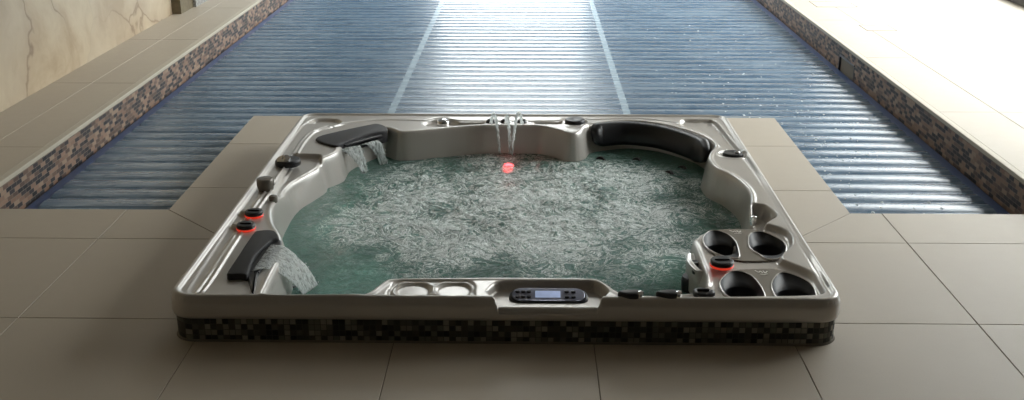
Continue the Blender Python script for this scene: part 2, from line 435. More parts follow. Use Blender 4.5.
# raised decks left and right
def deck(x0, x1, xcuts, ystep, off, name, lab):
    bm = bmesh.new()
    yy = [NEARY]+[y for y in [off+ystep*k for k in range(-20, 40)] if NEARY+0.05 < y < FARY-0.05]+[FARY]
    xx = [x0]+xcuts+[x1]
    for i, (xa, xb) in enumerate(zip(xx[:-1], xx[1:])):
        for ya, yb in zip(yy[:-1], yy[1:]): tile_poly(bm, rect(xa, xb, ya, yb), DECKZ-0.02, DECKZ, 0.0012)
    struct(obj(name, bm, MAT['tile'], smooth=False), lab)
deck(LEFTX, POOLX0-0.03, [-2.72], 1.36, 5.2, 'floor.001', 'raised tiled walkway between the pool and the cream stone wall')
deck(POOLX1+0.03, RIGHTX+0.2, [2.645, 3.33, 4.0], 1.42, 5.95, 'floor.002', 'raised tiled deck right of the pool')
for k, (sx, x0, x1) in enumerate(((1, LEFTX-0.3, POOLX0), (-1, POOLX1, RIGHTX+0.3))):
    # body of the raised deck, mosaic face, nosing
    xw0, xw1 = (POOLX0-0.03, POOLX0) if sx == 1 else (POOLX1, POOLX1+0.03)
    bm = bmesh.new()
    box(bm, (x0 if sx == 1 else x0+0.012), (x1-0.012 if sx == 1 else x1), NEARY, FARY, -1.3, DECKZ-0.003)
    struct(obj('floor_base', bm, MAT['grout'], smooth=False))
    bm = bmesh.new()
    fx = POOLX0 if sx == 1 else POOLX1
    a, b = (fx-0.012, fx) if sx == 1 else (fx, fx+0.012)
    zt = DECKZ-0.022
    if sx == 1: box(bm, a, b, NEARY, FARY, -0.30, zt)
    else:
        box(bm, a, b, NEARY, 7.50, -0.30, zt); box(bm, a, b, 7.90, FARY, -0.30, zt); box(bm, a, b, 7.50, 7.90, -0.005, zt)
    struct(obj('wall_left_pool_edge' if sx == 1 else 'wall_right_pool_edge', bm, MAT['poolmosaic'], smooth=False),
           'brown and black mosaic band under the %s pool coping' % ('left' if sx == 1 else 'right'))
    bm = bmesh.new()
    lo, hi = (fx-0.031, fx+0.006) if sx == 1 else (fx-0.006, fx+0.031)
    box(bm, lo, hi, NEARY, FARY, DECKZ-0.022, DECKZ+0.001, 0.004)
    struct(obj('trim_%d' % (k+1), bm, MAT['nosing'], smooth=False), 'pale coping nosing along the %s pool edge' % ('left' if sx == 1 else 'right'))
# skimmer box behind the gap in the right wall
sk = thing('skimmer', 'dark blue skimmer opening cut in the right mosaic pool wall', 'skimmer', (POOLX1+0.1, 7.70, -0.2))
bm = bmesh.new(); box(bm, POOLX1+0.0125, POOLX1+0.0145, 7.485, 7.915, -0.28, 0.0); obj('throat', bm, MAT['poolblue'], sk, False)
bm = bmesh.new()
box(bm, POOLX1-0.002, POOLX1+0.012, 7.50, 7.515, -0.28, -0.02); box(bm, POOLX1-0.002, POOLX1+0.012, 7.885, 7.90, -0.28, -0.02); box(bm, POOLX1-0.002, POOLX1+0.012, 7.515, 7.885, -0.02, -0.006)
obj('frame', bm, MAT['navy'], sk, False)
# pool water (dark blue strips seen beside the cover)
bm = bmesh.new(); 
box(bm, POOLX0+0.001, POOLX1-0.001, PY1+0.001, FARY-0.002, -1.28, -0.135); box(bm, POOLX0+0.001, PX0-0.001, PY0+0.001, PY1+0.001, -1.28, -0.135); box(bm, PX1+0.001, POOLX1-0.001, PY0+0.001, PY1+0.001, -1.28, -0.135)
o = obj('pool_water', bm, MAT['poolwater'], smooth=False); tag(o, 'dark blue pool water showing beside the slatted cover', 'water', kind='stuff')

# walls
def wallbox(name, mat, lab, *bs):
    bm = bmesh.new()
    for b in bs: box(bm, *b)
    return struct(obj(name, bm, mat, smooth=False), lab)
wallbox('wall_left', MAT['stone'], 'cream and brown veined stone wall', (LEFTX-0.25, LEFTX, NEARY, 8.98, DECKZ-0.02, CEILZ))
wallbox('trim_3', MAT['browntrim'], 'narrow brown edge strip where the stone wall ends', (LEFTX-0.25, LEFTX+0.075, 8.98, 9.32, DECKZ-0.02, CEILZ))
wallbox('wall_left_far', MAT['pebble'], 'grey pebbled wall strip beyond the stone wall', (LEFTX-0.25, LEFTX+0.10, 9.32, FARY, DECKZ-0.02, CEILZ))
wallbox('wall_near', MAT['darkwall'], None, (LEFTX-0.25, RIGHTX+0.5, NEARY-0.2, NEARY, -0.1, CEILZ))
RLX0, RLX1, RLY0, RLY1 = -1.4, 0.95, 9.6, 12.6
wallbox('ceiling', MAT['ceiling'], None, (LEFTX-0.3, RIGHTX+0.5, NEARY-0.3, RLY0, CEILZ, CEILZ+0.15), (LEFTX-0.3, RIGHTX+0.5, RLY1, FARY+0.5, CEILZ, CEILZ+0.15),
        (LEFTX-0.3, RLX0, RLY0, RLY1, CEILZ, CEILZ+0.15), (RLX1, RIGHTX+0.5, RLY0, RLY1, CEILZ, CEILZ+0.15))
# far wall with a tall glazed door; right wall glazed from Y=WY0 on
DX0, DX1, DZ1 = -1.42, 0.90, 3.55
wallbox('wall_far', MAT['plaster'], None, (LEFTX-0.25, DX0, FARY, FARY+0.25, -0.3, CEILZ), (DX1, RIGHTX+0.25, FARY, FARY+0.25, -0.3, CEILZ), (DX0, DX1, FARY, FARY+0.25, DZ1, CEILZ), (DX0, DX1, FARY, FARY+0.25, -1.3, -0.1))
WY0, WY1, WZ0, WZ1 = 4.9, 16.2, 0.14, 3.6
wallbox('wall_right', MAT['plaster'], None, (RIGHTX, RIGHTX+0.25, NEARY, WY0, DECKZ-0.02, CEILZ), (RIGHTX, RIGHTX+0.25, WY1, FARY, DECKZ-0.02, CEILZ), (RIGHTX, RIGHTX+0.25, WY0, WY1, WZ1, CEILZ))
def window(name, axis, a0, a1, z0, z1, c, n, fw=0.07):
    bm = bmesh.new()
    def bx_(p0, p1, q0, q1, d0, d1):
        if axis == 'x': box(bm, c+d0, c+d1, p0, p1, q0, q1, 0.004)
        else: box(bm, p0, p1, c+d0, c+d1, q0, q1, 0.004)
    bx_(a0, a1, z0-0.06, z0+0.05, 0.0, 0.12); bx_(a0, a1, z1-0.06, z1, 0.02, 0.10)
    for k in range(n+1):
        p = a0+(a1-a0)*k/n; bx_(max(a0, p-fw/2), min(a1, p+fw/2), z0+0.05, z1-0.06, 0.02, 0.10)
    f = struct(obj(name, bm, MAT['frame'], smooth=False))
    bm = bmesh.new()
    for k in range(n):
        p, q = a0+(a1-a0)*k/n+fw/2, a0+(a1-a0)*(k+1)/n-fw/2
        if axis == 'x': box(bm, c+0.055, c+0.065, p, q, z0+0.05, z1-0.06)
        else: box(bm, p, q, c+0.055, c+0.065, z0+0.05, z1-0.06)
    g = obj('pane', bm, MAT['glass'], f, False)
window('window_1', 'x', WY0, WY1, WZ0, WZ1, RIGHTX, 7)
window('window_2', 'y', DX0, DX1, -0.04, DZ1, FARY, 1)
bm = bmesh.new()
for k in range(5):
    yy = RLY0+(RLY1-RLY0)*k/4; box(bm, RLX0, RLX1, max(RLY0, yy-0.04), min(RLY1, yy+0.04), CEILZ+0.02, CEILZ+0.12, 0.004)
for xx in (RLX0+0.04, RLX1-0.04): box(bm, xx-0.04, xx+0.04, RLY0, RLY1, CEILZ+0.02, CEILZ+0.12, 0.004)
rf = struct(obj('window_3', bm, MAT['frame'], smooth=False))
bm = bmesh.new(); box(bm, RLX0+0.08, RLX1-0.08, RLY0+0.04, RLY1-0.04, CEILZ+0.06, CEILZ+0.07); obj('pane', bm, MAT['glass'], rf, False)
# portals help the sampler find the windows
def portal(loc, rot, sx, sy):
    l = bpy.data.lights.new('window_portal', 'AREA'); l.shape = 'RECTANGLE'; l.size = sx; l.size_y = sy
    l.cycles.is_portal = True
    o = bpy.data.objects.new('window_portal', l); COL.objects.link(o); o.location = loc; o.rotation_euler = rot
portal((RIGHTX+0.3, (WY0+WY1)/2, (WZ0+WZ1)/2), (0, math.pi/2, 0), WZ1-WZ0, WY1-WY0)
portal(((RLX0+RLX1)/2, (RLY0+RLY1)/2, CEILZ+0.2), (0, 0, 0), RLX1-RLX0, RLY1-RLY0)
portal(((DX0+DX1)/2, FARY+0.3, (DZ1-0.1)/2), (-math.pi/2, 0, 0), DX1-DX0, DZ1+0.1)

# access lids let into the right deck
for nm, cx, cy, w, d, lab in (('access_lid', 2.66, 9.55, 0.34, 0.28, 'square access lid outline in the right deck, the farther of two'), ('access_lid', 2.72, 8.45, 0.22, 0.22, 'small square skimmer lid outline in the right deck, the nearer of two')):
    bm = bmesh.new(); box(bm, cx-w/2, cx+w/2, cy-d/2, cy+d/2, DECKZ-0.01, DECKZ+0.0015, 0.001)
    root = thing(nm, lab, 'access lid', (cx, cy, DECKZ)); obj('lid', bm, MAT['tile'], root, False)
    bm = bmesh.new()
    e = 0.005
    for b in ((cx-w/2-e, cx+w/2+e, cy-d/2-e, cy-d/2), (cx-w/2-e, cx+w/2+e, cy+d/2, cy+d/2+e), (cx-w/2-e, cx-w/2, cy-d/2, cy+d/2), (cx+w/2, cx+w/2+e, cy-d/2, cy+d/2)):
        box(bm, *b, DECKZ-0.01, DECKZ+0.002)
    obj('rim', bm, MAT['grout'], root, False)

# ------------------------------------------------------------------ slatted pool cover
cov = thing('pool_cover', 'blue slatted floating cover drawn over the whole swimming pool', 'pool cover', (0, 9, COVZ-0.04))
SP = 0.144
def slat_mesh(xa, xb, y0, y1):
    ny = int(round((y1-y0)/SP)); seg = 12
    ysn, zsn = [], []
    for k in range(ny):
        for j in range(seg):
            t = j/seg
            ysn.append(y0+(k+t)*SP)
            # arched slat with a groove at the hinge
            a = abs(t-0.5)*2
            zsn.append(COVZ-0.0088*(a**2.2)-0.003*(1 if j == 0 else 0))
    ysn.append(y0+ny*SP); zsn.append(COVZ-0.012)
    nx = max(2, int((xb-xa)/0.35)+1)
    bm = bmesh.new()
    V = []
    for y, z in zip(ysn, zsn):
        V.append([bm.verts.new((xa+(xb-xa)*i/nx, y, z)) for i in range(nx+1)])
    for a, b in zip(V[:-1], V[1:]):
        for i in range(nx): bm.faces.new((a[i], a[i+1], b[i+1], b[i]))
    # skirt to give thickness
    def side(idx):
        prev = None
        for r in V:
            v = r[idx]; w = bm.verts.new((v.co.x, v.co.y, COVZ-0.034))
            if prev: bm.faces.new((prev[0], v, w, prev[1]))
            prev = (v, w)
    side(0); side(-1)
    row = V[0]; low = [bm.verts.new((v.co.x, v.co.y, COVZ-0.034)) for v in row]
    for i in range(nx): bm.faces.new((row[i], row[i+1], low[i+1], low[i]))
    return bm
CG = 0.075
YE = PY1+0.012
# left bay, right bay beside the peninsula, main field behind it, divided at the pale seams
SXL, SXR, SW = -0.86, 0.615, 0.045
n0 = int((YE-(PY0+0.015))/SP); ys0 = YE-n0*SP
obj('slats', slat_mesh(POOLX0+CG, PX0-0.015, ys0, YE), MAT['slat'], cov, sharp=60)
obj('slats', slat_mesh(PX1+0.015, POOLX1-CG, ys0, YE), MAT['slat'], cov, sharp=60)
for xa, xb in ((POOLX0+CG, SXL-SW/2), (SXL+SW/2, SXR-SW/2), (SXR+SW/2, POOLX1-CG)):
    obj('slats', slat_mesh(xa, xb, YE, 16.3), MAT['slat'], cov, sharp=60)
MAT['edge'] = simple('cover_edge_blue', (0.06, 0.10, 0.22), 0.35)
for xa, xb in ((POOLX0+0.012, POOLX0+CG), (POOLX1-CG, POOLX1-0.012)):
    bm = bmesh.new(); box(bm, xa, xb, PY0+0.01, 16.3, COVZ-0.034, COVZ-0.010, 0.004); obj('edge_strip', bm, MAT['edge'], cov, sharp=40, smooth=True)
obj('seam_strip', slat_mesh(SXL-SW/2, SXL+SW/2, YE, 16.3), MAT['seam'], cov, sharp=60)
obj('seam_strip', slat_mesh(SXR-SW/2, SXR+SW/2, YE, 16.3), MAT['seam'], cov, sharp=60)

# splashed drops of water lying on the cover right of the tub
bm = bmesh.new(); rd = random.Random(3)
def cover_z(y):
    t = ((y-ys0)/SP) % 1.0; return COVZ-0.0088*(abs(t-0.5)*2)**2.2
for k in range(300):
    if rd.random() < 0.7: x, y = 1.55+rd.gauss(0, 0.22), 5.6+rd.gauss(0, 0.75)
    else: x, y = rd.uniform(0.9, 2.15), rd.uniform(6.2, 9.5)
    if y < 6.15 and not (PX1+0.03 < x < POOLX1-CG-0.02) or y < PY0+0.04: continue
    if x > POOLX1-CG-0.02: continue
    q = rd.uniform(0.003, 0.009)
    bmesh.ops.create_icosphere(bm, subdivisions=1, radius=q, matrix=Matrix.Translation((x, y, cover_z(y)))@Matrix.Diagonal((1, 1, 0.6, 1)))
tag(obj('splashed_water', bm, MAT['fall']), 'scattered drops of water splashed on the blue pool cover right of the tub', 'water drops', kind='stuff')

# ------------------------------------------------------------------ hot tub
tcx, tcy = (TX0+TX1)/2, (TY0+TY1)/2
tub = thing('hot_tub', 'square pearl grey acrylic hot tub sunk into the tiled deck', 'hot tub', (tcx, tcy, 0))
def rrect(x0, x1, y0, y1, r, n=10):
    out = []
    for cx, cy, a0 in ((x1-r, y0+r, -90), (x1-r, y1-r, 0), (x0+r, y1-r, 90), (x0+r, y0+r, 180)):
        for k in range(n+1):
            a = math.radians(a0+90*k/n); out.append((cx+r*math.cos(a), cy+r*math.sin(a)))
    return out
BASIN = smooth_poly([(-0.9074, 4.8808), (-0.8996, 5.0368), (-0.8140, 5.2212), (-0.7341, 5.3046), (-0.6495, 5.2327), (-0.5941, 5.2318), (-0.5012, 5.2623), (-0.3978, 5.3006), (-0.2321, 5.3497), (0.0188, 5.3536), (0.0851, 5.3359), (0.1599, 5.2726), (0.2135, 5.2193), (0.2601, 5.2560), (0.3008, 5.3674), (0.5027, 5.4565), (0.6587, 5.4109), (0.7703, 5.3188), (0.8704, 5.1764), (0.9050, 5.0231), (0.8605, 4.8925), (0.8388, 4.7833), (0.8518, 4.6644), (0.9019, 4.5653), (0.9340, 4.4295), (0.9375, 4.3004), (0.9133, 4.1655), (0.9064, 4.0269), (0.8757, 3.9494), (0.7764, 3.9587), (0.6880, 3.9142), (0.6426, 3.8401), (0.6323, 3.7688), (0.6274, 3.5870), (0.6296, 3.4627), (0.6131, 3.3781), (0.5775, 3.3206), (0.5418, 3.3040), (0.4400, 3.2866), (0.3401, 3.2811), (0.2997, 3.3162), (0.2638, 3.3809), (0.2287, 3.4222), (0.0430, 3.4261), (-0.1638, 3.4246), (-0.4662, 3.4114), (-0.5009, 3.3607), (-0.5381, 3.2872), (-0.6215, 3.2661), (-0.7534, 3.2601), (-0.8744, 3.2661), (-0.8877, 3.3382), (-0.8925, 3.4649), (-0.8984, 3.6378), (-0.9404, 3.8050), (-0.9996, 3.9418), (-1.0391, 4.0996), (-1.0499, 4.3074), (-1.0400, 4.4727), (-0.9920, 4.6211), (-0.9656, 4.7098), (-0.9676, 4.7704), (-0.9387, 4.8172)], 4)
STEP_L = [(-1.1050, 4.8467), (-1.0486, 4.8476), (-0.9767, 4.8409), (-0.9467, 4.7269), (-0.9874, 4.5808), (-1.0292, 4.4159), (-1.0473, 4.2615), (-1.0669, 4.2365), (-1.0824, 4.3626), (-1.0886, 4.5511)]
CUPPOD = smooth_poly([(0.6682, 3.9311), (0.7225, 3.9805), (0.7841, 3.9979), (0.8843, 3.9885), (0.9593, 3.9356), (0.9971, 3.8628), (0.9800, 3.7616), (0.9293, 3.6739), (0.9114, 3.6085), (0.9827, 3.5024), (0.9978, 3.4091), (0.9787, 3.3196), (0.7749, 3.3006), (0.6283, 3.2983), (0.5888, 3.3455), (0.6191, 3.4115), (0.6358, 3.4970), (0.6328, 3.6411), (0.6310, 3.8060), (0.6413, 3.8780)], 4)
CTRL = smooth_poly([(-0.1287, 3.3095), (-0.1237, 3.3583), (-0.0976, 3.3961), (-0.0429, 3.4011), (0.1798, 3.4046), (0.2275, 3.4012), (0.2559, 3.3643), (0.2624, 3.3076)], 4)
POCKET = smooth_poly([(0.9179, 4.1895), (0.9687, 4.1783), (0.9952, 4.0735), (0.9532, 4.0054), (0.9007, 3.9390), (0.8640, 3.9492)], 4)
RECRR = smooth_poly([(0.7902, 5.4320), (0.8121, 5.4807), (0.8800, 5.4818), (0.9567, 5.4733), (0.9775, 5.3780), (0.9882, 5.1433), (1.0047, 4.9106), (0.9782, 4.8943), (0.9257, 4.9740), (0.9159, 5.0906), (0.8812, 5.2476), (0.8249, 5.3475), (0.7905, 5.3563)], 4)
RECRL = smooth_poly([(-1.1288, 5.4213), (-1.0996, 5.4606), (-1.0159, 5.4619), (-0.9714, 5.4141), (-0.9774, 5.3569), (-1.0101, 5.3375), (-1.0647, 5.2718), (-1.1011, 5.1455), (-1.0995, 4.8938), (-1.1064, 4.5763), (-1.1230, 4.2308), (-1.1168, 3.9400), (-1.0885, 3.3515), (-1.1014, 3.2784), (-1.1385, 3.3018), (-1.1463, 3.4093), (-1.1578, 3.8431), (-1.1692, 4.3183), (-1.1690, 4.7368), (-1.1659, 5.0751), (-1.1553, 5.3447)], 4)
RIDGE_L = smooth_poly([(-1.0993, 3.2944), (-1.0970, 3.4185), (-1.1012, 3.6442), (-1.1033, 4.0294), (-1.1012, 4.2812), (-1.0899, 4.5623), (-1.0945, 4.8461), (-1.0972, 5.0506), (-1.0798, 5.2170), (-1.0139, 5.3002)], 4, False)
RIDGE_R = smooth_poly([(0.9724, 5.3779), (0.9992, 4.9588), (1.0202, 4.5393), (1.0259, 4.1792), (1.0259, 3.7650), (1.0199, 3.5035), (1.0130, 3.3679)], 4, False)
REARSTEP = [(-0.9779, 5.3287), (-0.9445, 5.3763), (-0.8034, 5.4399), (-0.6688, 5.4479), (-0.5375, 5.4383), (-0.4634, 5.4902), (-0.3972, 5.4424), (-0.2301, 5.4296), (0.0085, 5.4333), (0.1749, 5.4494), (0.1970, 5.4907), (0.3012, 5.4825), (0.3738, 5.4739), (0.5059, 5.4955), (0.6351, 5.4819), (0.7619, 5.4125)]
REC1 = smooth_poly([(-0.5402, 5.4113), (-0.4820, 5.4605), (-0.3985, 5.4618), (-0.3547, 5.4276), (-0.2400, 5.4159), (-0.2330, 5.3723), (-0.3492, 5.3385), (-0.4907, 5.3176), (-0.5349, 5.3543)], 3)
REC2 = smooth_poly([(0.0293, 5.4298), (0.1642, 5.4357), (0.1680, 5.3842), (0.1112, 5.3739), (0.0342, 5.3821)], 3)
CUPKNOB = [(0.2411, 5.4139)][0]
RRKNOB = [(0.9599, 4.8703)][0]
TRAYR = smooth_poly([(-0.4595, 3.2726), (-0.4592, 3.3531), (-0.4470, 3.3948), (-0.4031, 3.4014), (-0.2247, 3.4042), (-0.1899, 3.3946), (-0.1741, 3.3493), (-0.1744, 3.2849), (-0.1869, 3.2689), (-0.3559, 3.2663)], 4)
CIR1 = [(-0.3847, 3.3216)][0]; CIR2 = [(-0.2469, 3.3238)][0]
KN_L = [[(-1.0940, 4.0409)][0], [(-1.0905, 3.8971)][0]]

CUPO = [smooth_poly(q_, 3) for q_ in ([(0.6668, 3.8321), (0.6904, 3.8998), (0.7274, 3.9269), (0.7686, 3.8853), (0.7846, 3.8035), (0.7763, 3.6953), (0.7613, 3.6524), (0.7107, 3.6752), (0.6700, 3.7421)], [(0.8355, 3.8144), (0.8589, 3.8972), (0.9083, 3.9138), (0.9639, 3.8164), (0.9533, 3.7173), (0.9141, 3.6548), (0.8721, 3.6448), (0.8516, 3.6869), (0.8297, 3.7446)],
        [(0.6625, 3.4161), (0.6860, 3.4845), (0.7330, 3.5334), (0.7819, 3.4947), (0.7983, 3.3851), (0.7854, 3.3043), (0.7087, 3.3031), (0.6675, 3.3343)], [(0.8358, 3.4022), (0.8622, 3.4786), (0.9067, 3.5229), (0.9690, 3.4461), (0.9743, 3.3633), (0.9488, 3.3069), (0.8554, 3.3054), (0.8339, 3.3289)])]
def height(X, Y):
    ocx, ocy, hx, hy, r = tcx, tcy, (TX1-TX0)/2, (TY1-TY0)/2, CR
    qx = np.abs(X-ocx)-hx+r; qy = np.abs(Y-ocy)-hy+r
    d = -(np.hypot(np.maximum(qx, 0), np.maximum(qy, 0))+np.minimum(np.maximum(qx, qy), 0)-r)
    z = np.full(X.shape, RIM-0.009)
    # outer bead
    z += 0.009*np.sqrt(np.clip(1-((d-0.013)/0.015)**2, 0, 1))
    # channels
    m = sst(-0.006, 0.010, np.minimum(sdf(RECRL, X, Y), d-0.036)); z -= 0.004*m + 0.012*m*sst(5.38, 5.42, Y)
    m = sst(-0.006, 0.012, np.minimum(sdf(RECRR, X, Y), d-0.036)); z -= 0.018*m
    rl_ = line_dist(RIDGE_L, X, Y); z += 0.006*np.exp(-((rl_-0.011)/0.005)**2)
    dd = line_dist(smooth_poly(REARSTEP, 3, False), X, Y)
    z -= 0.007*np.exp(-(dd/0.010)**2)
    dd = line_dist(RIDGE_R, X, Y); z -= 0.006*np.exp(-(dd/0.009)**2)
    for op_ in CUPO: z -= 0.085*sst(0.002, 0.016, sdf(op_, X, Y))
    for R_, dep in ((REC1, 0.022), (REC2, 0.022)): z -= dep*sst(-0.004, 0.012, sdf(R_, X, Y))
    z -= 0.022*sst(-0.006, 0.008, sdf(STEP_L, X, Y))
    z -= 0.022*sst(-0.012, 0.012, sdf(CUPPOD, X, Y))*sst(0.03, 0.05, d)
    z -= 0.06*sst(-0.005, 0.02, sdf(POCKET, X, Y))
    # round pockets for knobs
    def pit(c, rad, dep, lip=0.004):
        nonlocal z
        rr_ = np.hypot(X-c[0], Y-c[1])
        z -= dep*(1-sst(rad-0.008, rad+0.004, rr_)); z += lip*np.exp(-((rr_-rad-0.008)/0.008)**2)
    pit(CUPKNOB, 0.062, 0.012); pit(RRKNOB, 0.060, 0.030)
    for c in KN_L: pit((c[0]-0.036, c[1]+0.005), 0.024, -0.018, 0)
    # engraved tray on the front edge: groove frame and two coaster rings
    s = sdf(TRAYR, X, Y); z -= 0.007*np.exp(-((s-0.008)/0.006)**2)*sst(0.02, 0.035, d)
    for c in (CIR1, CIR2):
        rr_ = np.hypot(X-c[0], Y-c[1])
        w = sst(0.012, 0.03, d)
        z -= w*(0.008*(1-sst(0.052, 0.064, rr_)) - 0.003*np.exp(-((rr_-0.07)/0.006)**2))
    # basin
    s = sdf(BASIN, X, Y)
    z += 0.003*np.exp(-((s+0.008)/0.008)**2)
    drop = np.interp(s, [0, 0.004, 0.009, 0.014, 0.036, 0.055, 0.16, 0.42, 0.52, 2], [0, 0.002, 0.012, 0.035, 0.16, 0.23, 0.40, 0.45, 0.78, 0.82])
    z = z-drop
    # control recess, open to the front, floor falling forwards
    sc = sdf(CTRL, X, Y)
    xl, xr = CTRL[0][0], CTRL[-1][0]
    front = np.minimum(X-(CTRLX0+0.0), CTRLX1-X)
    frm = np.where(Y < CTRLY+0.02, front, -1)
    mm = np.maximum(sst(-0.002, 0.007, sc), np.where(Y < CTRLY+0.015, sst(-0.004, 0.006, front-0.006-np.clip(CTRLY-Y, 0, 1)*0.45), 0))
    floorz = RIM-0.038-0.006*np.clip((Y-TY0)/0.16, 0, 1)
    z = np.where(mm > 0, np.minimum(z, z*(1-mm)+floorz*mm), z)
    # rounded outer shoulder
    sh = 0.016*(1-np.sqrt(np.clip(1-(np.clip(0.016-d, 0, 0.016)/0.016)**2, 0, 1)))
    z = z-sh
    return z, d, s
CTRLX0 = min(p[0] for p in CTRL); CTRLX1 = max(p[0] for p in CTRL); CTRLY = min(p[1] for p in CTRL)

h = 0.005
nx = int((TX1-TX0)/h)+3; ny = int((TY1-TY0)/h)+3
gx = TX0-h+np.arange(nx)*h; gy = TY0-h+np.arange(ny)*h
X, Y = np.meshgrid(gx, gy, indexing='ij')
Z, D, SB = height(X, Y)
# snap outside vertices onto the rounded outline
qx = np.abs(X-tcx)-(TX1-TX0)/2+CR; qy = np.abs(Y-tcy)-(TY1-TY0)/2+CR
nxv = np.where(qx > 0, qx, 0); nyv = np.where(qy > 0, qy, 0)
only = (qx <= 0) & (qy <= 0)
ln = np.hypot(nxv, nyv)+1e-9
nxv = nxv/ln*np.sign(X-tcx); nyv = nyv/ln*np.sign(Y-tcy)
snap = (D < 0.35*h) & (D > -1.5*h)
Xs = np.where(snap, X+nxv*D, X); Ys = np.where(snap, Y+nyv*D, Y)
Z2, _, _ = height(Xs, Ys); Z = np.where(snap, Z2, Z)
keep = D > -1.42*h
idx = -np.ones(X.shape, int); idx[keep] = np.arange(keep.sum())
co = np.stack([Xs[keep], Ys[keep], Z[keep]], 1)
q = (keep[:-1, :-1] & keep[1:, :-1] & keep[1:, 1:] & keep[:-1, 1:])
cd = (np.maximum.reduce([D[:-1, :-1], D[1:, :-1], D[1:, 1:], D[:-1, 1:]]) > 0.0)
q &= cd
f = np.stack([idx[:-1, :-1][q], idx[1:, :-1][q], idx[1:, 1:][q], idx[:-1, 1:][q]], 1)
me = bpy.data.meshes.new('shell')
# skirt ring appended
ring = rrect(TX0, TX1, TY0, TY1, CR, 14)
dense = []
for i in range(len(ring)):
    a, b = ring[i], ring[(i+1) % len(ring)]
    L = math.hypot(b[0]-a[0], b[1]-a[1]); k = max(1, int(L/0.008))
    for j in range(k): dense.append((a[0]+(b[0]-a[0])*j/k, a[1]+(b[1]-a[1])*j/k))
R = np.array(dense)
zt, _, _ = height(R[:, 0], R[:, 1])
def off(dist):  # outward offset of the dense ring
    return np.array(inset(dense, -dist))
rings = [(off(-0.003), zt+0.004), (off(0.001), zt-0.003)]
for k in range(1, 6):
    rings.append((off(0.004), zt+(0.098-zt)*k/5*1.0))
rings.append((off(0.001), np.full(len(R), 0.088))); rings.append((off(-0.012), np.full(len(R), 0.084)))
base = len(co); n = len(R); cos2 = []
for P2, zz in rings: cos2.append(np.column_stack([P2, zz]))
f2 = []
for r in range(len(rings)-1):
    for i in range(n):
        j = (i+1) % n; f2.append((base+r*n+i, base+r*n+j, base+(r+1)*n+j, base+(r+1)*n+i))
co = np.vstack([co]+cos2); f = np.vstack([f, np.array(f2)])
me.from_pydata([], [], []) if False else None
me.vertices.add(len(co)); me.vertices.foreach_set('co', co.astype(np.float32).ravel())
me.loops.add(f.size); me.loops.foreach_set('vertex_index', f.ravel().astype(np.int32))
me.polygons.add(len(f)); me.polygons.foreach_set('loop_start', (np.arange(len(f))*4).astype(np.int32))
me.update(calc_edges=True); me.validate()
link('shell', me, MAT['shell'], tub)

# water in the tub
h2 = 0.009
bx0, bx1 = min(p[0] for p in BASIN), max(p[0] for p in BASIN); by0, by1 = min(p[1] for p in BASIN), max(p[1] for p in BASIN)
gx = np.arange(bx0, bx1+h2, h2); gy = np.arange(by0, by1+h2, h2)
X, Y = np.meshgrid(gx, gy, indexing='ij'); sW = sdf(BASIN, X, Y)
WZ = 0.018
Zw = np.zeros(X.shape)
for i in range(X.shape[0]):
    for j in range(X.shape[1]):
        if sW[i, j] < -0.012: continue
        x, y = X[i, j], Y[i, j]
        c = max(0.25, min(1, 1.35-((x+0.05)/0.8)**2-((y-4.62)/0.72)**2))
        w = noise.noise(Vector((x*3.2, y*3.2, 3)))
        v = noise.noise(Vector((x*9+w*1.2, y*9-w, 1)))*0.012 + abs(noise.noise(Vector((x*19+w, y*19, 5))))*0.012 + abs(noise.noise(Vector((x*38, y*38+w, 9))))*0.007
        Zw[i, j] = v*c
Zw *= sst(0.0, 0.10, sW)*0.75+0.25
keep = sW > -0.004
idx = -np.ones(X.shape, int); idx[keep] = np.arange(keep.sum())
q = (keep[:-1, :-1] & keep[1:, :-1] & keep[1:, 1:] & keep[:-1, 1:])
f = np.stack([idx[:-1, :-1][q], idx[1:, :-1][q], idx[1:, 1:][q], idx[:-1, 1:][q]], 1)
me = bpy.data.meshes.new('hot_tub_water')
co = np.stack([X[keep], Y[keep], WZ+Zw[keep]], 1)
me.vertices.add(len(co)); me.vertices.foreach_set('co', co.astype(np.float32).ravel())
me.loops.add(f.size); me.loops.foreach_set('vertex_index', f.ravel().astype(np.int32))
me.polygons.add(len(f)); me.polygons.foreach_set('loop_start', (np.arange(len(f))*4).astype(np.int32))
me.update(calc_edges=True); me.validate()
tag(link('hot_tub_water', me, MAT['water']), 'foaming teal water bubbling in the hot tub', 'water', kind='stuff')

# plinth
pl = thing('tiled_plinth', 'low plinth of small grey and black mosaic tiles under the hot tub rim', 'plinth', (tcx, tcy, 0))
bm = bmesh.new()
o1 = rrect(TX0+0.006, TX1-0.006, TY0+0.008, TY1-0.006, CR-0.005, 12); i1 = inset(o1, 0.045)
loft(bm, [[(x, y, 0.001) for x, y in o1], [(x, y, 0.086) for x, y in o1], [(x, y, 0.086) for x, y in i1], [(x, y, 0.001) for x, y in i1], [(x, y, 0.001) for x, y in o1]], False, False)
obj('mosaic_band', bm, MAT['plinthmosaic'], pl, sharp=40)
bm = bmesh.new()
o0 = inset(o1, -0.006); om = inset(o1, -0.002)
loft(bm, [[(x, y, 0.0005) for x, y in inset(o1, 0.001)], [(x, y, 0.0005) for x, y in o0], [(x, y, 0.004) for x, y in om], [(x, y, 0.008) for x, y in inset(o1, 0.001)]], False, False)
obj('sealant_bead', bm, MAT['grout'], pl)

